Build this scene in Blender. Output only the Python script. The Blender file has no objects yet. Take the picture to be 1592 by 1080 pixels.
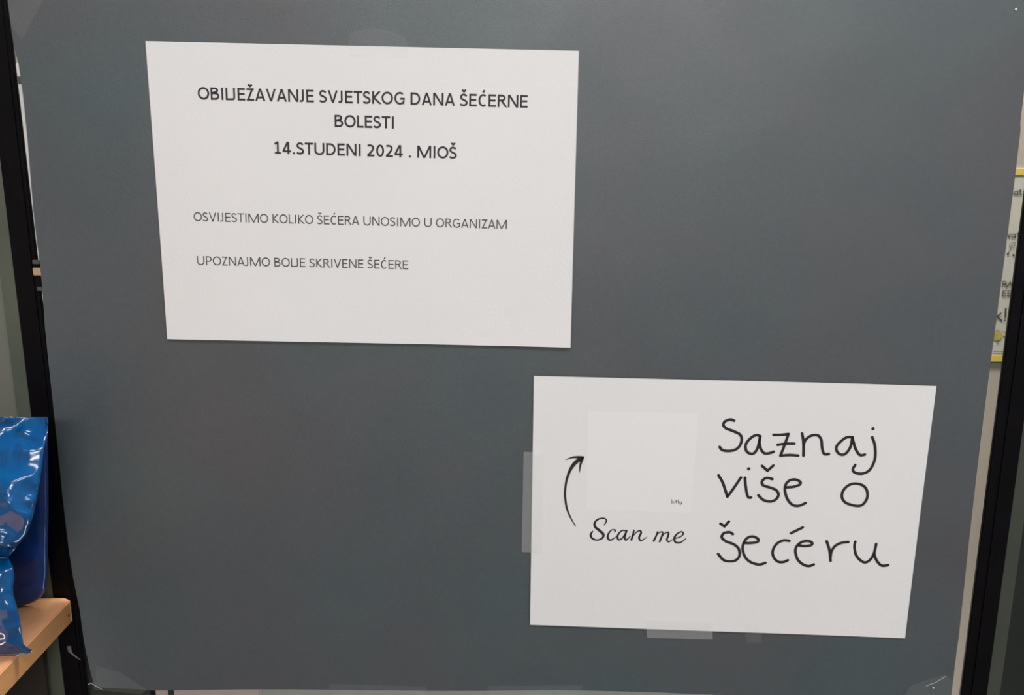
import bpy, bmesh, math, random
from mathutils import Vector, noise
C = bpy.context.scene.collection
SC = bpy.context.scene
random.seed(7)
R = math.radians
ZO = 1.45                       # height of the first paper sheet's centre above the floor

# ---------------------------------------------------------------- camera
FPX, PIT, YAW, ROLL = 1450.13, 0.233069, -0.012296, 0.0030975
CAM = Vector((0.113285, -0.670148, 0.051692 + ZO))
cp, sp, cy, sy = math.cos(PIT), math.sin(PIT), math.cos(YAW), math.sin(YAW)
FW = Vector((sy*cp, cy*cp, -sp)); RT0 = Vector((cy, -sy, 0)); UP0 = RT0.cross(FW)
RT = RT0*math.cos(ROLL) + UP0*math.sin(ROLL); UP = -RT0*math.sin(ROLL) + UP0*math.cos(ROLL)
cd = bpy.data.cameras.new('camera'); cam = bpy.data.objects.new('camera', cd); C.objects.link(cam)
cd.sensor_width = 36; cd.lens = FPX/1592*36; cd.clip_start = .01
from mathutils import Matrix
m = Matrix((RT, UP, -FW)).transposed().to_4x4(); m.translation = CAM
cam.matrix_world = m
SC.camera = cam

def at(px, py, Y):              # point on the vertical plane y = Y
    d = FW*FPX + RT*(px-796) - UP*(py-540); t = (Y-CAM.y)/d.y
    return CAM + d*t

# ---------------------------------------------------------------- world, lights, exposure
w = bpy.data.worlds.new('world'); SC.world = w; w.use_nodes = True
bg = w.node_tree.nodes['Background']; bg.inputs[0].default_value = (.80, .83, .86, 1); bg.inputs[1].default_value = .33
def area(name, loc, target, sx, sz, power, col):
    l = bpy.data.lights.new(name, 'AREA'); l.shape = 'RECTANGLE'; l.size = sx; l.size_y = sz; l.energy = power; l.color = col
    o = bpy.data.objects.new(name, l); C.objects.link(o); o.location = loc
    o.rotation_euler = (Vector(target)-Vector(loc)).to_track_quat('-Z', 'Y').to_euler(); return o
area('ceiling_tube_light', (.40, -1.15, 2.52), (.35, -.8, 0), 1.3, .35, 23, (1, .985, .965))
area('ceiling_tube_light', (.25, -3.1, 2.50), (.15, 0, 1.3), 1.3, .5, 46, (1, .985, .965))
area('interior_fill', (.25, .10, .5), (.3, .34, 1.3), 1.0, .12, 6.5, (1, .96, .90))  # unseen fill added low behind the glass to brighten the back wall
area('interior_fill', (.25, .13, 2.35), (.3, .34, 1.35), 1.0, .12, 60, (1, .95, .88))  # upper fill, also unseen and added to light the wall behind the glass
SC.view_settings.view_transform = 'Standard'; SC.view_settings.look = 'None'
SC.view_settings.gamma = 1; SC.view_settings.use_curve_mapping = False
SC.view_settings.exposure = 0.04

# ---------------------------------------------------------------- materials
def lin(r, g, b):
    f = lambda c: (c/255/12.92) if c/255 <= .04045 else ((c/255+.055)/1.055)**2.4
    return (f(r), f(g), f(b), 1)
def mat(name, col, rough=.6, spec=.5, metal=0, coat=0, noise_s=0, noise_amt=0, bump=0, bump_s=300, col2=None, stretch=(1,1,1)):
    M = bpy.data.materials.new(name); M.use_nodes = True; T = M.node_tree; N = T.nodes; L = T.links
    b = N['Principled BSDF']; b.inputs['Base Color'].default_value = col
    b.inputs['Roughness'].default_value = rough; b.inputs['Specular IOR Level'].default_value = spec
    b.inputs['Metallic'].default_value = metal; b.inputs['Coat Weight'].default_value = coat
    tc = N.new('ShaderNodeTexCoord'); mp = N.new('ShaderNodeMapping'); mp.inputs['Scale'].default_value = stretch
    L.new(tc.outputs['Object'], mp.inputs[0])
    if noise_amt:
        n = N.new('ShaderNodeTexNoise'); n.inputs['Scale'].default_value = noise_s; n.inputs['Detail'].default_value = 4
        L.new(mp.outputs[0], n.inputs['Vector'])
        r = N.new('ShaderNodeMapRange'); r.inputs[1].default_value = .3; r.inputs[2].default_value = .7
        L.new(n.outputs[0], r.inputs[0])
        x = N.new('ShaderNodeMix'); x.data_type = 'RGBA'
        x.inputs[6].default_value = col
        x.inputs[7].default_value = col2 or tuple(c*(1-noise_amt) for c in col[:3])+(1,)
        L.new(r.outputs[0], x.inputs[0]); L.new(x.outputs[2], b.inputs['Base Color'])
    if bump:
        n2 = N.new('ShaderNodeTexNoise'); n2.inputs['Scale'].default_value = bump_s; n2.inputs['Detail'].default_value = 5
        L.new(mp.outputs[0], n2.inputs['Vector'])
        bp = N.new('ShaderNodeBump'); bp.inputs['Strength'].default_value = bump; bp.inputs['Distance'].default_value = .001
        L.new(n2.outputs[0], bp.inputs['Height']); L.new(bp.outputs[0], b.inputs['Normal'])
    return M
def board_mat():
    M = mat('grey_poster_board', (1,1,1,1), rough=.5, spec=.95, bump=.10, bump_s=900)
    T = M.node_tree; N = T.nodes; L = T.links; b = N['Principled BSDF']
    tc = N.new('ShaderNodeTexCoord')
    def nz(s, d, st=(1,1,1)):
        mp = N.new('ShaderNodeMapping'); mp.inputs['Scale'].default_value = st; L.new(tc.outputs['Object'], mp.inputs[0])
        n = N.new('ShaderNodeTexNoise'); n.inputs['Scale'].default_value = s; n.inputs['Detail'].default_value = d
        L.new(mp.outputs[0], n.inputs[0]); return n
    def mixc(fac, a, c, lo=.35, hi=.65):
        r = N.new('ShaderNodeMapRange'); r.inputs[1].default_value = lo; r.inputs[2].default_value = hi; L.new(fac, r.inputs[0])
        x = N.new('ShaderNodeMix'); x.data_type = 'RGBA'; L.new(r.outputs[0], x.inputs[0])
        for i, v in ((6, a), (7, c)):
            if isinstance(v, tuple): x.inputs[i].default_value = v
            else: L.new(v, x.inputs[i])
        return x.outputs[2]
    a = mixc(nz(4.5, 2).outputs[0], (.045, .065, .070, 1), (.060, .058, .065, 1))
    fine = N.new('ShaderNodeTexNoise'); fine.inputs['Scale'].default_value = 420; fine.inputs['Detail'].default_value = 4
    L.new(tc.outputs['Object'], fine.inputs[0])
    mul = N.new('ShaderNodeMix'); mul.data_type = 'RGBA'; mul.blend_type = 'MULTIPLY'; mul.inputs[0].default_value = 1
    g = mixc(fine.outputs[0], (.95, .95, .95, 1), (1.05, 1.05, 1.05, 1))
    L.new(a, mul.inputs[6]); L.new(g, mul.inputs[7]); L.new(mul.outputs[2], b.inputs['Base Color'])
    rr = N.new('ShaderNodeMapRange'); rr.inputs[1].default_value = .3; rr.inputs[2].default_value = .7
    rr.inputs[3].default_value = .46; rr.inputs[4].default_value = .55
    L.new(nz(14, 5).outputs[0], rr.inputs[0]); L.new(rr.outputs[0], b.inputs['Roughness'])
    return M
def clear_mat(name, opacity, rough, col=(.9,.9,.9,1), gloss=None):
    M = bpy.data.materials.new(name); M.use_nodes = True; T = M.node_tree; N = T.nodes; L = T.links
    b = N['Principled BSDF']; b.inputs['Base Color'].default_value = col; b.inputs['Roughness'].default_value = rough
    t = N.new('ShaderNodeBsdfTransparent'); x = N.new('ShaderNodeMixShader'); x.inputs[0].default_value = opacity
    L.new(t.outputs[0], x.inputs[1]); L.new(b.outputs[0], x.inputs[2]); L.new(x.outputs[0], N['Material Output'].inputs[0])
    return M
M = dict(
    board=board_mat(),
    paper=mat('white_copy_paper', (.72, .705, .70, 1), rough=.75, spec=.25, noise_s=9, noise_amt=.03, bump=.10, bump_s=500),
    print_sq=mat('white_print_square', (.735, .722, .718, 1), rough=.75, spec=.25),
    ink=mat('black_toner', (.035, .026, .032, 1), rough=.6, spec=.3),
    ink2=mat('thin_grey_toner', (.085, .078, .085, 1), rough=.6, spec=.3),
    marker=mat('black_marker_ink', (.028, .016, .022, 1), rough=.55, spec=.3),
    frame=mat('black_frame', (.0030, .0022, .0032, 1), rough=.5, spec=.12, noise_s=40, noise_amt=.5),
    scuff=mat('grey_scuff', (.06, .058, .058, 1), rough=.6),
    glass=clear_mat('window_glass', .06, .03, (.1, .12, .11, 1)),
    tape=clear_mat('clear_tape', .085, .4, (.9, .89, .87, 1)),
    tape2=clear_mat('clear_tape_dull', .020, .45, (.75, .74, .72, 1)),
    tape_edge=clear_mat('clear_tape_edge', .45, .2, (.85, .85, .82, 1)),
    wall_beige=mat('beige_wall', (.40, .36, .305, 1), rough=.8, bump=.3, bump_s=120, noise_s=5, noise_amt=.08),
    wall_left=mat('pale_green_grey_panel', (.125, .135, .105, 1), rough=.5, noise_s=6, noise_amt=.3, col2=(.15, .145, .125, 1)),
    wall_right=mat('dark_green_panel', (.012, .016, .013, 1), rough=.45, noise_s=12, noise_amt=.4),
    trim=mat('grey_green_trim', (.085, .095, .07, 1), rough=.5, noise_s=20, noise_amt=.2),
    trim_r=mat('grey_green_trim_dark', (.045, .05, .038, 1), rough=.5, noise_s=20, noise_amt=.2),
    floor=mat('grey_floor', (.2, .19, .18, 1), rough=.6, noise_s=8, noise_amt=.2),
    ceiling=mat('white_ceiling', (.6, .6, .58, 1), rough=.9, noise_s=30, noise_amt=.05),
    wood=mat('light_wood', (.66, .33, .17, 1), rough=.42, noise_s=16, noise_amt=.2, stretch=(6, 1, 6), bump=.08),
    wood_side=mat('wood_edge_band', (.42, .21, .078, 1), rough=.42, noise_s=14, noise_amt=.3, stretch=(1, .5, 3), bump=.1, bump_s=200),
    hole=mat('dark_chip', (.03, .015, .01, 1)),
    blue=mat('blue_foil', (.0, .048, .165, 1), rough=.18, spec=.5, metal=.0, coat=.35, noise_s=7, noise_amt=.3, col2=(.0, .060, .185, 1)),
    blue_shaded=mat('shaded_blue_foil', (.004, .034, .17, 1), rough=.28, spec=.4, noise_s=9, noise_amt=.3),  # foil of the rear bag, its shade put into a darker blue
    white_print=mat('white_lettering', (.8, .85, .88, 1), rough=.3),
    poster=mat('poster_paper', (.50, .49, .43, 1), rough=.6, noise_s=20, noise_amt=.05),
    band=mat('yellow_band', (.62, .47, .08, 1), rough=.6),
    poster_ink=mat('grey_poster_ink', (.10, .10, .085, 1), rough=.6),
    poster_ink2=mat('dark_poster_ink', (.03, .03, .025, 1), rough=.6),
    yellow=mat('yellow_picture', (.50, .42, .09, 1), rough=.6, noise_s=90, noise_amt=.3),
    pink=mat('dull_pink_picture', (.55, .42, .30, 1), rough=.6),
    card_w=mat('white_card', (.66, .66, .64, 1), rough=.6, noise_s=30, noise_amt=.15),
    card_g=mat('pale_green_card', (.22, .24, .17, 1), rough=.6),
    carton=mat('pinkish_beige_carton', (.62, .53, .46, 1), rough=.7, noise_s=30, noise_amt=.1),
    carton_g=mat('grey_green_carton', (.46, .48, .41, 1), rough=.7, noise_s=30, noise_amt=.1),
    olive=mat('dark_olive', (.03, .03, .02, 1), rough=.7, noise_s=30, noise_amt=.5),
    brown=mat('dark_brown_shade', (.035, .022, .015, 1), rough=.6, noise_s=10, noise_amt=.4),  # brown standing in for the shade below the shelf
    tan=mat('tan_plastic', (.42, .28, .17, 1), rough=.5),
)

def crinkle(M, scale, strength, dist):
    T = M.node_tree; N = T.nodes; L = T.links; tc = N.new('ShaderNodeTexCoord')
    d = N.new('ShaderNodeTexNoise'); d.inputs['Scale'].default_value = 22; L.new(tc.outputs['Object'], d.inputs[0])
    ad = N.new('ShaderNodeVectorMath'); ad.operation = 'MULTIPLY_ADD'; ad.inputs[1].default_value = (.03, .03, .03)
    L.new(d.outputs['Color'], ad.inputs[0]); L.new(tc.outputs['Object'], ad.inputs[2])
    v = N.new('ShaderNodeTexNoise'); v.noise_type = 'RIDGED_MULTIFRACTAL'; v.inputs['Scale'].default_value = scale
    v.inputs['Detail'].default_value = 2.5; L.new(ad.outputs[0], v.inputs['Vector'])
    b = N.new('ShaderNodeBump'); b.inputs['Strength'].default_value = strength; b.inputs['Distance'].default_value = dist
    L.new(v.outputs[0], b.inputs['Height']); L.new(b.outputs[0], N['Principled BSDF'].inputs['Normal']); L.new(b.outputs[0], N['Principled BSDF'].inputs['Coat Normal'])
crinkle(M['blue'], 48, 1.0, .012); crinkle(M['blue_shaded'], 12, .25, .003)
# ---------------------------------------------------------------- helpers
def mesh_obj(name, vs, fs, material, parent=None, smooth=False):
    me = bpy.data.meshes.new(name); me.from_pydata([tuple(v) for v in vs], [], fs); me.update()
    o = bpy.data.objects.new(name, me); C.objects.link(o)
    if material: me.materials.append(material)
    if parent: o.parent = parent
    if smooth: me.shade_smooth()
    return o
def box(name, a, b, material, parent=None, bevel=0):
    bm = bmesh.new(); bmesh.ops.create_cube(bm, size=1)
    for v in bm.verts:
        v.co = Vector([a[i] + (v.co[i]+.5)*(b[i]-a[i]) for i in range(3)])
    if bevel: bmesh.ops.bevel(bm, geom=bm.edges[:], offset=bevel, segments=2, affect='EDGES')
    me = bpy.data.meshes.new(name); bm.to_mesh(me); bm.free()
    o = bpy.data.objects.new(name, me); C.objects.link(o); me.materials.append(material)
    if parent: o.parent = parent
    return o
def slab(name, poly, depth, material, parent=None):          # polygon (front points) with thickness towards +y
    n = len(poly); vs = [Vector(p) for p in poly] + [Vector(p)+Vector((0, depth, 0)) for p in poly]
    fs = [list(range(n)), list(range(2*n-1, n-1, -1))] + [[i, i+n, (i+1) % n+n, (i+1) % n] for i in range(n)]
    o = mesh_obj(name, vs, fs, material, parent)
    bm = bmesh.new(); bm.from_mesh(o.data); bmesh.ops.recalc_face_normals(bm, faces=bm.faces); bm.to_mesh(o.data); bm.free()
    return o
def tag(o, label=None, cat=None, group=None, kind=None):
    if label: o['label'] = label
    if cat: o['category'] = cat
    if group: o['group'] = group
    if kind: o['kind'] = kind
    return o
def struct(o): o['kind'] = 'structure'; return o
def empty(name, loc, label=None, cat=None):
    o = bpy.data.objects.new(name, None); C.objects.link(o); o.location = loc; o.empty_display_size = .02
    tag(o, label, cat); return o
def adopt(root, *kids):                                      # parent, keep world place
    for k in kids:
        k.parent = root; k.matrix_parent_inverse = Matrix.Translation(-root.location)

def catmull(P, n=6, closed=False):
    out = []; N_ = len(P); rng = N_ if closed else N_-1
    for i in range(rng):
        g = (lambda k: P[k % N_]) if closed else (lambda k: P[max(0, min(N_-1, k))])
        p0, p1, p2, p3 = g(i-1), g(i), g(i+1), g(i+2)
        for s in range(n):
            t = s/n
            out.append(tuple(.5*((2*p1[c]) + (-p0[c]+p2[c])*t + (2*p0[c]-5*p1[c]+4*p2[c]-p3[c])*t*t + (-p0[c]+3*p1[c]-3*p2[c]+p3[c])*t**3) for c in range(len(p1))))
    if not closed: out.append(tuple(P[-1]))
    return out
class Ink:
    """collects flat 2-D strokes and lays them on a surface through a mapping (x, y) -> Vector"""
    def __init__(s): s.v = []; s.f = []
    def poly(s, pts):
        n = len(s.v); s.v += pts; s.f.append(list(range(n, n+len(pts))))
    def stroke(s, pts, wd, closed=False, cap=True):          # pts (x,y) or (x,y,w)
        P = [(p[0], p[1], (p[2] if len(p) > 2 else wd)/2) for p in pts]
        Q = [P[0]]
        for p in P[1:]:
            if math.hypot(p[0]-Q[-1][0], p[1]-Q[-1][1]) > 1e-6: Q.append(p)
        if closed and math.hypot(Q[0][0]-Q[-1][0], Q[0][1]-Q[-1][1]) < 1e-6: Q.pop()
        n = len(Q)
        if n == 1:
            x, y, r = Q[0]; s.poly([(x+r*math.cos(a*math.pi/6), y+r*math.sin(a*math.pi/6)) for a in range(12)]); return
        L_, R_ = [], []
        for i, (x, y, r) in enumerate(Q):
            a = Q[(i-1) % n] if (closed or i > 0) else None; b = Q[(i+1) % n] if (closed or i < n-1) else None
            ds = []
            if a: ds.append(Vector((x-a[0], y-a[1])).normalized())
            if b: ds.append(Vector((b[0]-x, b[1]-y)).normalized())
            d = sum(ds, Vector((0, 0)))
            if d.length < .3: d = ds[0]
            d.normalize(); nn = Vector((-d.y, d.x)); k = max(.45, nn.dot(Vector((-ds[0].y, ds[0].x))))
            L_.append((x+nn.x*r/k, y+nn.y*r/k)); R_.append((x-nn.x*r/k, y-nn.y*r/k))
        b0 = len(s.v); s.v += L_ + R_
        for i in range(n if closed else n-1):
            j = (i+1) % n; s.f.append([b0+i, b0+j, b0+n+j, b0+n+i])
        if cap and not closed:
            for (x, y, r) in (Q[0], Q[-1]):
                s.poly([(x+r*math.cos(a*math.pi/6), y+r*math.sin(a*math.pi/6)) for a in range(12)])
    def build(s, name, fmap, material, parent):
        o = mesh_obj(name, [fmap(*p) for p in s.v], s.f, material)
        if parent:
            if parent.type == 'EMPTY': adopt(parent, o)
            else: o.parent = parent
        return o

# humanist sans capitals, cap height 1
ADV = dict(A=1185, B=1114, C=1092, D=1260, E=1000, G=1292, I=516, J=653, K=1064, L=861, M=1751, N=1322, O=1356, P=1058,
           R=1112, S=941, T=998, U=1314, V=1162, Z=959)
ADV.update({c: 1038 for c in '0124'}); ADV['.'] = 517; ADV[' '] = 463; ADV['Š'] = 941; ADV['Ć'] = 1092; ADV['Ž'] = 959
def arc(cx, cy_, rx, ry, a0, a1, n=14):
    return [(cx+rx*math.cos(R(a0+(a1-a0)*i/n)), cy_+ry*math.sin(R(a0+(a1-a0)*i/n))) for i in range(n+1)]
def glyph(c, t):
    w = ADV[c]/1294; h = t/2; l = .13+h*.3; P = []; r = w-.07-h
    base = {'Š': 'S', 'Ć': 'C', 'Ž': 'Z'}.get(c, c)
    st = lambda x: P.append(('p', [(x, 0), (x, 1)]))
    hb = lambda x0, x1, y: P.append(('p', [(x0, y), (x1, y)]))
    dg = lambda *a: P.append(('d', a))
    if base == 'A': dg(.03+h, 0, w/2, 1); dg(w-.03-h, 0, w/2, 1); hb(w*.24, w*.76, .29)
    elif base == 'B':
        st(l); P.append(('p', [(l, 1-h)]+arc(w*.50, .76, w*.25, .24-h, 90, -90)+[(l, .52)]))
        P.append(('p', [(l, .52)]+arc(w*.53, .26+h/2, w*.31, .26-h/2, 90, -90)+[(l, h)]))
    elif base == 'C': P.append(('p', arc(w*.56, .5, w*.47-h, .51-h, 52, 308, 24)))
    elif base == 'D': st(l); P.append(('p', [(l, 1-h)]+arc(w*.42, .5, w*.50-h, .5-h, 90, -90, 20)+[(l, h)]))
    elif base == 'E': st(l); hb(l, w-.07, 1-h); hb(l, w-.10, .52); hb(l, w-.06, h)
    elif base == 'G': P.append(('p', arc(w*.54, .5, w*.48-h, .51-h, 52, 318, 24)+[(w*.86, .14), (w*.86, .49)])); hb(w*.55, w*.86+h, .47)
    elif base == 'I': st(w/2)
    elif base == 'J': P.append(('p', [(w-.13-h, 1), (w-.13-h, .25)]+arc(w*.35, .25, w-.13-h-w*.35, .25-h, 0, -80)+[(0.02, h*1.2)]))
    elif base == 'K': st(l); dg(w-.12, 1, l+h*.8, .5); dg(w-.05, 0, l+h*.8, .5)
    elif base == 'L': st(l); hb(l, w-.03, h)
    elif base == 'M': st(l); st(w-l); dg(l+h*.3, 1, w/2, 0); dg(w-l-h*.3, 1, w/2, 0)
    elif base == 'N': st(l); st(w-l); dg(l+h*.2, 1, w-l-h*.2, 0)
    elif base in 'O': P.append(('c', arc(w/2, .5, w/2-.07-h*.6, .51-h, 0, 360, 28)))
    elif base == '0': P.append(('c', arc(w/2, .5, w/2-.06-h, .51-h, 0, 360, 28)))
    elif base == 'P': st(l); P.append(('p', [(l, 1-h)]+arc(w*.50, .69, w*.40-h*.7, .31-h, 90, -90)+[(l, .38+h)]))
    elif base == 'R':
        st(l); P.append(('p', [(l, 1-h)]+arc(w*.46, .73, w*.36-h*.6, .27-h, 90, -90)+[(l, .46+h)])); dg(w-.06, 0, w*.50, .5)
    elif base == 'S':
        q = [(.80, .84), (.66, .955), (.45, 1), (.24, .92), (.16, .74), (.27, .59), (.50, .50), (.73, .39), (.83, .24), (.72, .07), (.47, 0), (.24, .03), (.10, .12)]
        P.append(('p', catmull([(w*x, h*.9+y*(1-h*1.8)) for x, y in q], 4)))
    elif base == 'T': st(w/2); hb(.02, w-.02, 1-h)
    elif base == 'U': P.append(('p', [(l, 1), (l, .36)]+arc(w/2, .36, w/2-l, .37-h, 180, 360, 18)+[(w-l, .36), (w-l, 1)]))
    elif base == 'V': dg(.03+h, 1, w/2, 0); dg(w-.03-h, 1, w/2, 0)
    elif base == 'Z': hb(.07, w-.06, 1-h); hb(.06, w-.05, h); dg(w-.08-h, 1, .06+h, 0)
    elif base == '1': st(w*.53); hb(w*.2, w*.86, h); P.append(('p', [(w*.2, .80), (w*.53, .97)]))
    elif base == '2':
        P.append(('p', catmull([(w*.16, .86), (w*.32, 1-h), (w*.55, .98-h), (w*.73, .80), (w*.70, .58), (w*.48, .33), (w*.16, h)], 6))); hb(w*.12, w*.88, h)
    elif base == '4': st(w*.66); hb(w*.06, w*.93, .24); dg(w*.60, 1, w*.11, .24)
    elif base == '.': P.append(('p', [(w/2-h*1.1, h*1.1), (w/2+h*1.1, h*1.1)]))
    if c in 'ŠŽ': P.append(('p', [(w/2-.16, 1.30), (w/2, 1.15), (w/2+.16, 1.30)]))
    if c == 'Ć': P.append(('p', [(w*.52, 1.13), (w*.70, 1.31)]))
    return w, P
def set_text(ink, s, x0, x1, base_a, base_b, cap, t):
    """text from pixel (x0, base_a) to (x1, base_b) laid out in a plane frame; returns nothing"""
    a = at(x0, base_a, SY); b = at(x1, base_b, SY)
    d = Vector((b.x-a.x, b.z-a.z)); ln = d.length; d.normalize(); u = Vector((-d.y, d.x))
    W = 0; glyphs = []
    i = 0
    while i < len(s):
        c = s[i]; gw, P = glyph(c, t); kern = 0
        if c == 'L' and i+1 < len(s) and s[i+1] == 'J': kern = -.16
        glyphs.append((W, P, gw, c)); W += gw+kern; i += 1
    sx = ln/(W-.16); 
    def mp(x, y): 
        q = Vector((a.x, a.z)) + d*((x-.09)*sx) + u*(y*cap); return (q.x, q.y)
    for off, P, gw, c in glyphs:
        for kind, g in P:
            if kind == 'd':
                xa, ya, xb, yb = g; L_ = math.hypot(xb-xa, yb-ya); hw = t/2*L_/max(.2, abs(yb-ya))*.97
                ink.poly([mp(off+xa-hw, ya), mp(off+xa+hw, ya), mp(off+xb+hw, yb), mp(off+xb-hw, yb)])
            else:
                ink.stroke([mp(off+x, y) for x, y in g], t*cap*.97, closed=(kind == 'c'), cap=False)
def px_plane(px, py, Y): p = at(px, py, Y); return (p.x, p.z)

# ---------------------------------------------------------------- setting
xl0, xl1 = at(-2, 215, 0).x, at(38, 215, 0).x
LX0 = at(42, 600, 0).x; LX1 = at(44, 290, 0).x               # left stile edges
RX0 = at(1557, 590, 0).x; RX1 = at(1591, 668, 0).x           # right stile edges
TW = .0105                                                   # grey trims beside the stiles
d1 = struct(bpy.data.objects.new('door_1', None)); C.objects.link(d1); d1.location = ((LX0+RX1)/2, 0, 0)
s1 = box('frame_stile', (LX0, 0, 0.02), (LX1, .0035, 2.3), M['frame'], bevel=.0008)
s2 = box('frame_stile', (RX0, 0, 0.02), (RX1, .0035, 2.3), M['frame'], bevel=.0008)
r1 = box('frame_rail', (LX1, 0, 2.24), (RX0, .0035, 2.3), M['frame']); r2 = box('frame_rail', (LX1, 0, .02), (RX0, .0035, .09), M['frame'])
gl = box('glass_pane', (LX0, .0036, .02), (RX1, .0066, 2.3), M['glass'])
# slim bead standing proud along each stile
b1 = box('glazing_bead', (LX1-.006, -.0012, .03), (LX1-.0035, 0, 2.29), M['frame'])
b2 = box('glazing_bead', (RX0+.008, -.0012, .03), (RX0+.0105, 0, 2.29), M['frame'])
adopt(d1, s1, s2, r1, r2, gl, b1, b2)
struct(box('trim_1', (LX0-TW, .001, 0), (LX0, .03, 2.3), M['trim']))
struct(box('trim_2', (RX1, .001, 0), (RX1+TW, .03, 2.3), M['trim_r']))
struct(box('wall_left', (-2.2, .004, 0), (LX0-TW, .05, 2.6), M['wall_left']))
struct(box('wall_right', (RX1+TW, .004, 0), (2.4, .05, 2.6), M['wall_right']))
struct(box('trim_3', (LX0-TW, 0.001, 2.3), (RX1+TW, .05, 2.6), M['frame']))
WB = .34
struct(box('wall_back', (-2.2, WB, 0), (2.4, WB+.05, 2.6), M['wall_beige']))
struct(box('floor', (-2.2, -3.4, -.05), (2.4, WB+.05, 0), M['floor']))
struct(box('ceiling', (-2.2, -3.4, 2.6), (2.4, WB+.05, 2.65), M['ceiling']))

# ---------------------------------------------------------------- grey poster board
BY = -.0010
LEFT = [(8, -20), (12, 0), (17, 40), (22, 75), (29, 100), (36, 150), (43, 220), (52, 328), (57.5, 376), (62, 410), (66, 450), (70, 510), (75, 560),
        (82, 625), (90, 700), (98, 780), (107, 855), (114, 900), (124, 948), (131, 1000), (141, 1045), (147, 1068)]
def left_x(y):
    for (x0, y0), (x1, y1) in zip(LEFT, LEFT[1:]):
        if y0 <= y <= y1: return x0+(x1-x0)*(y-y0)/(y1-y0)
    return LEFT[-1][0]
def right_x(y): return 1592-(y-143)*.1205 + (2.0*math.sin(y/150) if 200 < y < 1000 else 0)
def bot_y(x):
    if x < 230: return 1068+ (x-147)*.05
    return 1072.5 + 1.2*math.sin(x/90) + max(0, x-860)*.030
NU, NV = 110, 90
vs = []
def board_y(u, v):
    wob = .0005*noise.noise(Vector((u*5, v*4, 2))) + .00025*noise.noise(Vector((u*14, v*11, 5)))
    curl = -.0035*max(0, 1-u/.045)**2*max(0, (v-.35)/.65)
    return BY+wob+curl-.0002
for j in range(NV+1):
    v = j/NV
    for i in range(NU+1):
        u = i/NU
        y0 = -20+v*1095; xx = left_x(min(1068, y0))*(1-u)+right_x(y0)*u
        yy = -20+v*(bot_y(xx)+20)
        xx = left_x(min(1068, yy))*(1-u)+right_x(yy)*u
        vs.append(at(xx, yy, board_y(u, v)))
fs = [[j*(NU+1)+i, (j+1)*(NU+1)+i, (j+1)*(NU+1)+i+1, j*(NU+1)+i+1] for j in range(NV) for i in range(NU)]
W_ = NU+1; F0 = len(vs); off = Vector((0, .0004, 0))
rim = [i for i in range(W_)]+[j*W_+NU for j in range(1, NV+1)]+[NV*W_+i for i in range(NU-1, -1, -1)]+[j*W_ for j in range(NV-1, 0, -1)]
back = [v+off for v in vs]; bfs = [[F0+k for k in reversed(f)] for f in fs]       # separate back skin and edge, so the face stays flat at the rim
e0 = 2*F0; edge = [vs[k] for k in rim]+[back[k] for k in rim]; n_ = len(rim)
efs = [[e0+i, e0+(i+1) % n_, e0+n_+(i+1) % n_, e0+n_+i] for i in range(n_)]
bd = mesh_obj('poster_board', vs+back+edge, fs+bfs+efs, M['board'], smooth=True)
tag(bd, 'large dark grey paper board taped on the glass door behind two white sheets', 'poster board')

# ---------------------------------------------------------------- paper sheets
def sheet(corners, yfun, label):
    cs = []
    for (x, y), (u, v) in zip(corners, ((0, 0), (1, 0), (1, 1), (0, 1))): cs.append(at(x, y, yfun(u, v)))
    n = 40; vs = []
    for j in range(n+1):
        for i in range(n+1):
            u, v = i/n, j/n
            p = cs[0]*(1-u)*(1-v)+cs[1]*u*(1-v)+cs[2]*u*v+cs[3]*(1-u)*v
            p.y = yfun(u, v); vs.append(p)
    fs = [[j*(n+1)+i, (j+1)*(n+1)+i, (j+1)*(n+1)+i+1, j*(n+1)+i+1] for j in range(n) for i in range(n)]
    o = mesh_obj('paper_sheet', vs, fs, M['paper'])
    s = o.modifiers.new('thick', 'SOLIDIFY'); s.thickness = .00012; s.offset = -1
    tag(o, label, 'paper')
    x0, x1 = cs[0].x, cs[1].x; z0, z1 = cs[0].z, cs[3].z
    def surf(x, z):
        u = min(1, max(0, (x-x0)/(x1-x0))); v = min(1, max(0, (z-z0)/(z1-z0)))
        return Vector((x, yfun(u, v)-.00015, z))
    return o, surf
SY = -.003
y1 = lambda u, v: -.0024-.0030*v**4*(.35+.65*u*u)-.0006*math.sin(u*5+1)*v
y2 = lambda u, v: -.0024-.0012*v**3*(.5+.5*u)-.0004*math.sin(u*6)-.0008*(1-u)**6-.0006*u**5*(1-v)
sh1, f1 = sheet([(226, 64), (900, 79), (887, 540), (260, 527)], y1,
    'white landscape sheet with five printed lines of capitals, upper left on the grey board')
sh2, f2 = sheet([(830, 584), (1456, 600), (1407, 992), (824, 971)], y2,
    'white sheet with handwritten marker words and a curved arrow, lower right on grey board')

def line(name, mt, *a):
    k = Ink(); set_text(k, *a); k.build(name, f1, M[mt], sh1)
line('bold_text_line', 'ink', 'OBILJEŽAVANJE SVJETSKOG DANA ŠEĆERNE', 308.5, 820, 154.5, 167.5, .0084, .162)
line('bold_text_line', 'ink', 'BOLESTI', 520.5, 613, 197.5, 200, .0084, .166)
line('bold_text_line', 'ink', '14.STUDENI 2024 . MIOŠ', 426, 709.5, 239, 247, .0084, .166)
line('thin_text_line', 'ink2', 'OSVIJESTIMO KOLIKO ŠEĆERA UNOSIMO U ORGANIZAM', 302, 788, 343.5, 356, .0064, .132)
line('thin_text_line', 'ink2', 'UPOZNAJMO BOLJE SKRIVENE ŠEĆERE', 307, 634.5, 411.5, 418.5, .0064, .132)

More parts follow.
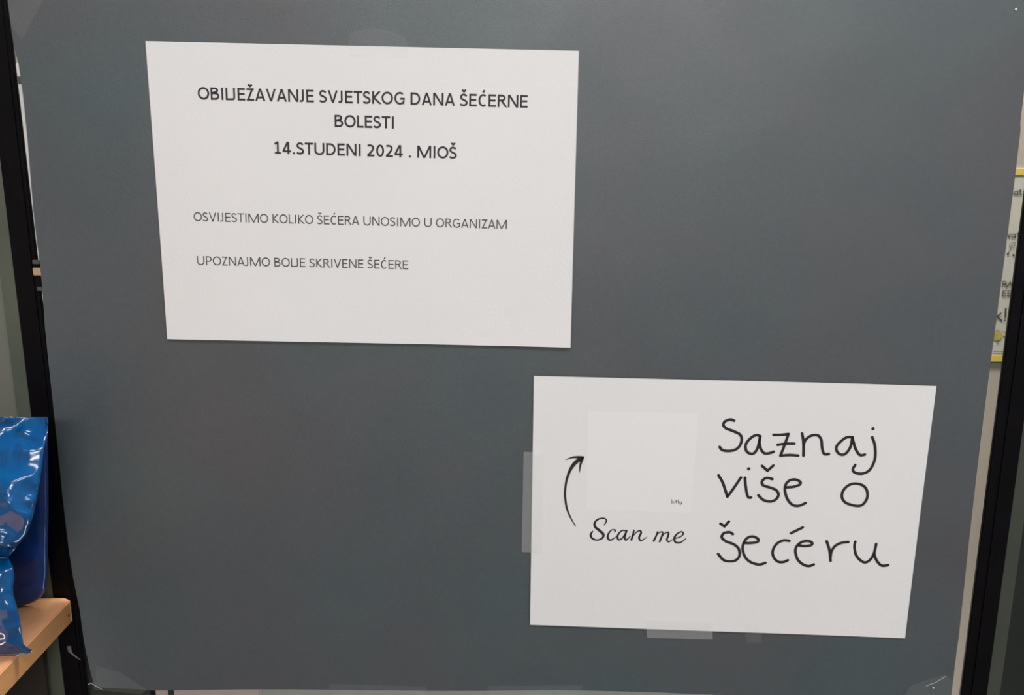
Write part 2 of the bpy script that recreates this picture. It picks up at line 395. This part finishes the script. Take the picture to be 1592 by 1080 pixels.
def hand(ink, strokes, off, sc, wd):
    for s in strokes:
        closed = s[0] == 'o'
        pts = s[1:] if closed else s
        q = []
        if len(pts) > 2: pts = catmull([tuple(map(float, p)) for p in pts], 7, closed)
        for p in pts:
            x, z = px_plane(p[0]/sc+off[0], p[1]/sc+off[1], SY)
            q.append((x, z, (p[2]*WK/sc/PXM) if len(p) > 2 else wd))
        ink.stroke(q, wd, closed=closed)
PXM = 2160.; WK = 1.4
ink = Ink(); MW = 4.7/PXM
hand(ink, [
 [(245,215),(222,208),(190,218),(178,240),(195,262),(240,280),(280,300),(292,330),(280,370),(250,395),(205,402),(170,395),(155,377)],
 [(408,312),(380,305),(345,325),(318,360),(318,395),(335,415),(365,418),(390,385),(405,322)],[(405,322),(402,355),(412,393),(430,415),(455,418),(490,408)],
 [(490,303),(535,303),(582,298)],[(582,298),(560,360),(532,432)],[(532,432),(590,428),(642,432)],[(515,365),(565,358),(618,358)],
 [(666,295),(675,350),(675,432)],[(675,365),(690,332),(725,308),(765,308),(785,335),(790,380),(802,420),(832,422)],
 [(978,318),(940,320),(905,345),(880,375),(882,405),(905,425),(935,420),(965,380),(978,322)],[(978,322),(985,350),(1000,395),(1025,428),(1055,425)],
 [(1100,318),(1115,360),(1120,420),(1112,470),(1085,520),(1045,542),(1000,540),(980,520),(995,490)],
 [(148,553),(175,600),(203,685)],[(203,685),(240,635),(287,567)],
 [(312,568),(315,610),(325,670),(335,690),(350,690)],
 [(482,577),(445,570),(418,590),(425,615),(465,628),(505,645),(520,675),(500,705),(465,715),(425,705),(395,677)],
 [(418,495),(452,525)],[(452,525),(488,493)],
 [(565,628),(610,625),(650,612),(655,595),(625,580),(590,585),(565,610),(560,650),(575,700),(605,735),(645,742),(688,725)],
 ['o',(1000,605),(955,615),(920,650),(914,692),(940,725),(1000,742),(1040,735),(1068,695),(1068,650),(1045,618)],
], (1080, 600), 3.98, MW)
for (x, y) in ((1105, 265), (335, 513)):
    a, b = px_plane(x/3.98+1080, y/3.98+600, SY); ink.stroke([(a, b)], 5.6/PXM)
hand(ink, [
 [(237,160),(215,148),(180,155),(168,180),(195,205),(240,222),(272,250),(278,290),(260,318),(225,328),(180,320),(145,282)],
 [(160,95),(185,112)],[(185,112),(212,82)],
 [(305,215),(350,215),(390,208),(392,190),(360,175),(325,185),(302,220),(298,260),(315,305),(350,335),(400,348),(438,338)],
 [(587,203),(550,200),(510,220),(485,260),(488,300),(515,330),(550,333),(577,322)],[(597,155),(670,120)],
 [(640,230),(680,235),(720,230),(728,215),(700,203),(660,212),(630,240),(625,275),(640,320),(675,350),(710,358),(738,348)],
 [(818,205),(835,260),(842,325)],[(842,300),(848,268),(870,235),(910,215),(952,210)],
 [(995,208),(990,240),(1000,290),(1030,325),(1060,335),(1090,315),(1112,275),(1124,222)],[(1112,275),(1118,305),(1135,335),(1160,355),(1197,352)],
], (1080, 790), 3.98, MW)
ink.build('handwriting', f2, M['marker'], sh2)
ink = Ink()
hand(ink, [
 [(672,160,6),(688,130,8),(670,113,8),(630,120,10),(605,145,12),(610,175,14),(640,200,15),(665,225,15),(660,250,11),(625,265,9),(590,255,11),(577,230,12),(590,205,8)],
 [(745,208,8),(750,196,8),(725,195,7),(702,220,10),(697,250,12),(715,266,10),(745,250,6),(765,235,4)],
 [(828,203,8),(795,200,8),(767,232,11),(770,262,10),(798,252,8),(828,203,7)],[(830,200,9),(815,245,11),(825,265,9),(855,238,5)],
 [(880,198,9),(872,230,10),(862,265,11)],[(865,252,6),(890,217,6),(920,200,9),(930,215,11),(916,248,11),(930,270,8),(970,245,4)],
 [(1045,208,8),(1034,240,10),(1018,272,11)],[(1022,258,6),(1052,217,6),(1080,210,9),(1074,240,10),(1060,276,11)],
 [(1065,260,6),(1092,222,6),(1120,212,9),(1118,240,11),(1110,265,10),(1125,278,8),(1150,262,5)],
 [(1165,255,7),(1200,245,7),(1225,225,8),(1215,208,8),(1185,220,9),(1163,250,12),(1170,280,11),(1205,283,9),(1245,255,5)],
], (790, 780), 4.5, MW)
ink.build('script_lettering', f2, M['marker'], sh2)
ink = Ink(); WK = 1.0
hand(ink, [  # the word at the lower right of the pasted square
 [(1145,972,4),(1143,985,4),(1145,998,4)],[(1143,990,3),(1152,985,4),(1158,993,4),(1150,1000,4),(1143,996,3)],
 [(1166,986,4),(1166,1000,4)],[(1177,976,4),(1176,990,4),(1180,1000,4)],[(1170,985,4),(1184,986,4)],
 [(1191,975,4),(1189,990,4),(1192,1001,4)],
 [(1199,988,4),(1202,1000,4),(1210,998,4)],[(1214,988,4),(1211,1005,4),(1200,1011,3)],
], (790, 560), 4.5, MW)
ink.build('small_lettering', f2, M['marker'], sh2)
ink = Ink(); WK = 1.35
hand(ink, [
 [(472,1158,5),(440,1105,8),(412,1040,11),(400,970,12),(398,915,12),(408,840,13),(432,770,17),(465,720,22),(505,688,22)],
 [(526,676,10),(490,676,14),(450,678,10),(402,694,3)],
 [(522,680,16),(508,720,13),(502,750,9),(499,785,3)],
], (790, 560), 4.5, MW)
ink.build('arrow', f2, M['marker'], sh2)
# faintly whiter square print on which the code stood (the code itself is left out)
sq = [at(790+x/4.5, 560+y/4.5, SY) for x, y in ((560, 352), (1332, 372), (1278, 1068), (545, 1045))]
sqo = mesh_obj('printed_square', [f2(p.x, p.z)+Vector((0, .00008, 0)) for p in sq], [[0, 3, 2, 1]], M['print_sq'], sh2)

# ---------------------------------------------------------------- tape
def tape(corners, Y, label, m='tape', edge=None, nm='tape_strip'):
    poly = [at(x, y, Y) for x, y in corners]
    o = slab(nm, poly, .00006, M[m]); tag(o, label, 'tape')
    if edge:
        k = Ink(); k.stroke([px_plane(x, y, Y) for x, y in edge], .0006)
        k.build('tape_edge', lambda x, z: Vector((x, Y-.0001, z)), M['tape_edge'], o)
    return o
tape([(814, 702), (846, 703), (843, 859), (811, 858)], -.0046, 'clear tape strip along the left edge of the handwritten sheet')
tape([(1004, 962), (1108, 966), (1108, 994), (1006, 991)], -.0052, 'clear tape strip under the bottom edge of the handwritten sheet')
tape([(1157, 970), (1182, 971), (1184, 999), (1160, 998)], -.0056, 'faint short tape piece below the handwritten sheet, right of the longer strip', 'tape2')
tape([(543, 52), (560, 47), (590, 44), (612, 50), (630, 58), (634, 74), (634, 88), (543, 86)], -.0032, 'hazy tape piece above the printed sheet near the top', 'tape2')
tape([(512, 1063), (662, 1067), (661, 1079), (513, 1079)], -.0026, 'clear tape along the bottom edge of the board, left of the other bottom tape', 'tape2')
tape([(758, 1066), (906, 1065), (906, 1082), (760, 1080)], -.0026, 'clear tape along the bottom edge of the board, right of centre', 'tape2')
tape([(4, -18), (78, -18), (34, 62), (17, 40), (11, 0)], -.0030, 'triangular clear tape over the top left corner of the board', 'tape2')
tape([(150, 1035), (186, 1044), (228, 1072), (220, 1079), (146, 1072)], -.0058, 'clear tape across the bottom left corner of the board', 'tape2',
     edge=[(137, 1064), (141, 1061), (149, 1066), (158, 1071)])
tape([(1400, 1090), (1418, 1064), (1470, 1048), (1482, 1060), (1478, 1090)], -.0026, 'clear creased tape on the bottom right corner of the board', 'tape2',
     edge=[(1440, 1066), (1455, 1060), (1470, 1051)])
tape([(104, 1004), (110, 1004), (112, 1014), (126, 1026), (118, 1022), (106, 1013)], -.0016, 'torn scrap of tape on the black left frame', 'tape', nm='tape_scrap')
def dot(px, py, r, Y, label):
    p = at(px, py, Y); bm = bmesh.new()
    bmesh.ops.create_uvsphere(bm, u_segments=10, v_segments=6, radius=r); 
    for v in bm.verts: v.co.y *= .5; v.co += p
    me = bpy.data.meshes.new('pin'); bm.to_mesh(me); bm.free(); o = bpy.data.objects.new('paint_speck', me); C.objects.link(o)
    me.materials.append(M['card_w']); tag(o, label, 'speck')
dot(1579.5, 14.5, .0009, -.0017, 'tiny white speck near the top right corner of the board')
dot(1451, 1069, .0008, -.0030, 'tiny white speck at the bottom right corner of the board')

# ---------------------------------------------------------------- behind the glass
PY = WB-.0012
pp = [at(1440, 263, PY), at(1720, 265, PY), at(1700, 562, PY), at(1430, 560, PY)]
x0, x1 = at(1440, 263, PY).x, at(1700, 263, PY).x; zt, zb = at(1590, 262, PY).z, at(1550, 561.5, PY).z
po = empty('poster', ((x0+x1)/2, PY, zb), 'white poster with yellow top and bottom bands on beige back wall', 'poster')
a = box('poster_sheet', (x0, PY, zb), (x1, WB, zt), M['poster'])
b = box('yellow_band', (x0, PY-.0006, at(1590, 272, PY).z), (x1, PY, zt), M['band'])
c = box('yellow_band', (x0, PY-.0006, zb), (x1, PY, at(1550, 552, PY).z), M['band'])
d = box('dark_edge', (x0, PY-.0006, zb-.0018), (x1, WB, zb), M['poster_ink2'])
adopt(po, a, b, c, d)
PM = 1450/(.67+PY)*.97
def pin(strokes, mname, nm, wpx):
    k = Ink()
    for s in strokes:
        s = [tuple(map(float, p)) for p in s]
        q = s if len(s) < 3 or s[0][-1] == -1 else catmull(s, 4)
        k.stroke([px_plane(p[0], p[1], PY) + ((p[2]/PM,) if len(p) > 2 else ()) for p in q], wpx/PM)
    k.build(nm, lambda x, z: Vector((x, PY-.0005, z)), M[mname], po)
O6 = lambda pts, oy: [(1492+x/6, oy+y/6) for x, y in pts]
for oy, word in (
   (240, ([(492,340),(492,372)], [(540,345),(515,345),(508,362),(520,375),(538,368)],[(540,342),(541,376)],
   [(562,325),(562,368),(575,375)],[(552,340),(574,340)], [(594,343),(596,345)],[(594,370),(596,372)])),
   (240, ([(447,740),(458,773)],[(458,773),(472,740)],
   [(515,745),(488,745),(482,762),(495,775),(512,768)],[(515,742),(517,776)],
   [(545,725),(543,768),(556,775)],[(530,740),(562,740)])),
   (410, ([(397,212),(402,162)],[(402,162),(432,165)],[(432,165),(432,187)],[(432,187),(400,190)],[(415,190),(435,214)],
   [(440,214),(468,162)],[(468,162),(490,214)],[(448,198),(484,198)],[(494,214),(520,165)])),
   (410, ([(395,298),(402,250)],[(402,250),(435,250)],[(398,274),(430,274)],[(395,298),(430,298)],
   [(445,298),(450,250)],[(450,250),(490,252)],[(490,252),(484,272)],[(448,274),(488,274)],[(488,274),(486,298)],[(445,298),(488,298)]))):
    pin([O6(s, oy) for s in word], 'poster_ink', 'lettering', 1.5)
pin([O6(s, 410) for s in ([(382,458),(347,492)],[(345,490),(392,530)],[(345,440),(330,540)])], 'poster_ink2', 'large_lettering', 2.0)
pin([[(1492+428/6., 410+418/6., 2.8), (1492+424/6., 410+480/6., 2.2), (1492+420/6., 410+505/6., 1.2)]], 'poster_ink2', 'large_lettering', 2)
pin([O6([(417,530)], 410)], 'poster_ink2', 'large_lettering', 2.6)
pin([O6(s, 240) for s in ([(450,925),(470,880),(485,850)],[(470,870),(462,845),(490,825),(520,825)],[(470,872),(500,865),(515,828)],
     [(475,850),(500,850)],[(485,935),(515,942)])], 'poster_ink', 'leaf_drawing', .7)
pin([O6([(448,927)], 240), O6([(500,938)], 240)], 'poster_ink2', 'leaf_drawing', 3.4)
# round yellow picture, its legs, the pink picture beside it, two lines of tiny print
k = Ink(); k.poly([px_plane(1492+(345+44*math.cos(t/24*2*math.pi))/6, 410+(668+46*math.sin(t/24*2*math.pi))/6, PY) for t in range(24)])
k.build('yellow_picture', lambda x, z: Vector((x, PY-.0005, z)), M['yellow'], po)
k = Ink(); k.poly([px_plane(*p, PY) for p in O6([(392,640),(412,636),(428,648),(436,680),(430,705),(424,680),(400,665)], 410)])
k.build('pink_picture', lambda x, z: Vector((x, PY-.0005, z)), M['pink'], po)
pin([O6(s, 410) for s in ([(330,622),(352,618),(378,634)],[(395,634),(412,636),(425,642)],[(345,712),(348,738),(362,744)])], 'poster_ink', 'picture_outline', .8)
pin([O6([(x, y), (x+w_, y+1)], 410) for y, xs in ((818, ((315,28),(350,20),(376,30))), (833, ((318,14),(340,36),(382,34)))) for x, w_ in xs], 'poster_ink', 'small_print', .8)

# slivers of things behind the glass
def card(px0, px1, pxt, pyb, Y, depth, mname, nm, label, cat):
    A = at(px0, pxt, Y); B = at(px1, pyb, Y)
    o = box(nm, (LX1+.0003, Y, B.z), (max(A.x, B.x), Y+depth, A.z), M[mname], bevel=.0004); return tag(o, label, cat)
ow = card(18, 130, 98, 560, .0012, .0014, 'card_w', 'white_card', 'white card between glass and grey board, seen as a thin sliver beside the left frame', 'card')
wb = slab('grey_mark', [at(x, y, .0010) for x, y in ((27, 119), (60, 119), (60, 131), (28.5, 131))], .0001, M['scuff']); wb.parent = ow
card(4, 130, 50, 86, .0012, .0014, 'card_g', 'green_card', 'pale green card beside the left frame near the top left, above the white one', 'card')
ZS = at(240, 1100, .02).z - .03
sh = box('inner_shelf', (LX1+.002, .008, ZS-.016), (RX0-.002, WB, ZS), M['carton_g']); tag(sh, 'pale shelf behind the glass below the board', 'shelf')
def carton(px0, px1, py, mname, nm, label, cat='box'):
    A = at(px0, py, .010); B = at(px1, py, .010)
    o = box(nm, (A.x, .010, ZS), (B.x, .09, A.z), M[mname], bevel=.0008); tag(o, label, cat); return o
carton(95, 229, 925, 'olive', 'dark_folder', 'dark olive folder behind the glass below the left corner of the board', 'folder')
carton(230.5, 259, 1058, 'carton', 'beige_carton', 'narrow pinkish beige carton behind glass under the board')
carton(259.4, 267.6, 1058, 'olive', 'dark_gap_strip', 'thin dark strip filling the gap between the two pinkish beige cartons behind the glass', 'divider')  # strip added so the gap between the cartons reads as dark shade
carton(268, 403, 1058, 'carton', 'beige_carton', 'wide pinkish beige carton behind glass under the board, left of the pale carton')
carton(405.5, 1140, 1058, 'carton_g', 'pale_carton', 'long pale grey-green carton behind the glass below the board')
carton(403.4, 405.2, 1058, 'card_w', 'white_divider', 'thin white divider standing between the beige and pale cartons', 'divider')

# small latch on the left stile
lp = at(58, 425, -.001)
la = empty('door_latch', (lp.x, -.001, lp.z), 'small black latch with a tan insert on the left frame beside the board', 'latch')
def px_box(nm, x0, y0, x1, y1, Y0, Y1, mname, bevel=.0003):
    A = at(x0, y0, Y0); B = at(x1, y1, Y0); return box(nm, (A.x, Y0, B.z), (B.x, Y1, A.z), M[mname], bevel=bevel)
l1 = px_box('latch_body', 50, 408, 66, 446, -.0008, 0, 'frame')
l2 = px_box('tan_insert', 50.5, 416, 66, 428, -.0012, -.0008, 'tan')
l3 = px_box('white_cap', 49.5, 404, 61, 410.5, -.0012, 0, 'scuff')
l4 = px_box('grey_cap', 57, 446, 66, 452, -.0012, 0, 'scuff')
adopt(la, l1, l2, l3, l4)

# ---------------------------------------------------------------- wooden shelf at left
k0 = at(104, 937, -.010); SZ = k0.z; SX = k0.x+.0005
sf = empty('wooden_shelf', (SX-.25, -.14, SZ-.018), 'light wood shelf board jutting out at left under the blue bags', 'shelf')
def wedge(nm, x0, x1, ya, yb, z0, z1, ch, mname):
    poly = [(x0, ya), (x1-ch, ya), (x1, ya-ch*.6), (x1, yb), (x0, yb)]
    n = len(poly); vs = [(x, y, z0) for x, y in poly]+[(x, y, z1) for x, y in poly]
    fs = [list(range(n-1, -1, -1)), list(range(n, 2*n))]+[[i, (i+1) % n, (i+1) % n+n, i+n] for i in range(n)]
    o = mesh_obj(nm, vs, fs, M[mname]); bm = bmesh.new(); bm.from_mesh(o.data); bmesh.ops.recalc_face_normals(bm, faces=bm.faces)
    bmesh.ops.bevel(bm, geom=bm.edges[:], offset=.0008, segments=2, affect='EDGES')
    bm.to_mesh(o.data); bm.free(); return o
t1 = wedge('shelf_top', -.95, SX, -.0015, -.33, SZ-.018, SZ, .006, 'wood')
t2 = box('edge_band', (SX-.0002, -.329, SZ-.0172), (SX+.0006, -.008, SZ-.0008), M['wood_side'], bevel=.0002)
sp_ = box('shade_panel', (-.95, -.004, SZ-.16), (at(73, 1040, 0).x, -.0005, SZ-.0182), M['brown'])  # dark panel added to deepen the shade under the shelf
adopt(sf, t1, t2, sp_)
for (px, py) in ((104, 957),):
    p = at(px, py, -.011); h_ = box('chip', (SX+.0003, -.0125, p.z), (SX+.0009, -.0110, p.z+.002), M['hole']); adopt(sf, h_)

# ---------------------------------------------------------------- blue bags
def interp(tab, y):
    if y <= tab[0][0]: return tab[0][1]
    for (a, b), (c_, d_) in zip(tab, tab[1:]):
        if a <= y <= c_: return b+(d_-b)*(y-a)/(c_-a)
    return tab[-1][1]
def pouch(nm, rows, right, left, ycen, thick, amp, seed, mname, label, n_u=90, n_v=110, ztop=None):
    top, bot = rows; front = []; back = []
    for j in range(n_v+1):
        v = j/n_v; py = top+(bot-top)*v
        xr = interp(right, py); Yc = interp(ycen, py); T = interp(thick, py)
        for i in range(n_u+1):
            u = i/n_u; s = u**.8; px = left+(xr-left)*s
            e = (max(0, 1-abs(2*s-1)**6))**.5
            p3 = Vector((px*.02, py*.02, seed))
            cr = 1-abs(noise.noise(p3*.55)*2.2); cr2 = 1-abs(noise.noise(p3*1.5+Vector((7, 3, 1)))*2.2)
            fold = abs(noise.noise(Vector((px*.006+py*.016, py*.010-px*.004, seed+9))))
            wr = amp*(cr*.9+cr2*.35-fold*3.0)*min(1, (1-s)*14+.15)
            zz = 2.2*amp*math.sin(px*.05+seed)*math.exp(-((py-top)/16)**2)
            front.append(at(px, py, Yc-T*e-wr-zz)); back.append(at(px, py, Yc+T*e*.6+.0016-zz*.5))
    vs = front+back; F = len(front); W_ = n_u+1; fs = []
    for j in range(n_v):
        for i in range(n_u):
            a_ = j*W_+i; fs.append([a_, a_+W_, a_+W_+1, a_+1]); fs.append([F+a_, F+a_+1, F+a_+W_+1, F+a_+W_])
    rim = [i for i in range(W_)]+[j*W_+n_u for j in range(1, n_v+1)]+[n_v*W_+i for i in range(n_u-1, -1, -1)]+[j*W_ for j in range(n_v-1, 0, -1)]
    for a_, b_ in zip(rim, rim[1:]+rim[:1]): fs.append([a_, b_, F+b_, F+a_])
    o = mesh_obj(nm, vs, fs, M[mname], smooth=True)
    bm = bmesh.new(); bm.from_mesh(o.data); bmesh.ops.recalc_face_normals(bm, faces=bm.faces)
    bm.to_mesh(o.data); bm.free()
    return o
rear = pouch('blue_bag', (650, 941), [(650, 74.5), (700, 75), (800, 75.5), (890, 74), (915, 71), (928, 64), (936, 52), (941, 36)], -330,
     [(650, -.030), (700, -.024), (850, -.020), (941, -.019)], [(650, .001), (720, .009), (850, .011), (941, .008)], .0010, 3.1, 'blue_shaded', '')
tag(rear, 'shade-darkened blue foil bag at the back of the wooden shelf, behind the glossy one', 'bag')
FR_ = [(648, 74.5), (655, 75), (672, 74.5), (685, 71), (700, 68), (720, 66), (740, 63), (760, 60.5), (780, 56), (800, 52), (815, 48), (830, 41),
       (842, 32), (852, 24), (862, 16), (867, 12.5), (872, 16), (882, 21), (893, 22.5), (912, 20.5), (925, 21), (940, 26), (960, 31), (985, 34), (1000, 36.5),
       (1006, 42), (1010, 51), (1012, 50), (1016, 44), (1019, 36)]
fb = pouch('blue_bag', (648, 1017), FR_, -330,
     [(648, -.052), (700, -.064), (800, -.078), (850, -.080), (866, -.070), (885, -.080), (950, -.088), (1005, -.088), (1019, -.085)],
     [(648, .0006), (690, .004), (780, .011), (850, .010), (866, .003), (890, .008), (960, .008), (1004, .001), (1019, .0005)],
     .0022, 1.3, 'blue', '', n_u=130, n_v=150)
tag(fb, 'glossy bright blue crinkled foil bag in front on the wooden shelf', 'bag')
k = Ink()
EY = -.1005
k.stroke([px_plane(x, y, EY) for x, y in catmull([(-6, 994), (0, 993.5), (6.5, 992), (6, 987), (1, 984.5), (-5, 987), (-8, 993), (-5, 999), (1, 1001.5), (7.5, 998)], 6)], 1.9/2300)
k.build('lettering', lambda x, z: Vector((x, EY, z)), M['white_print'], fb)
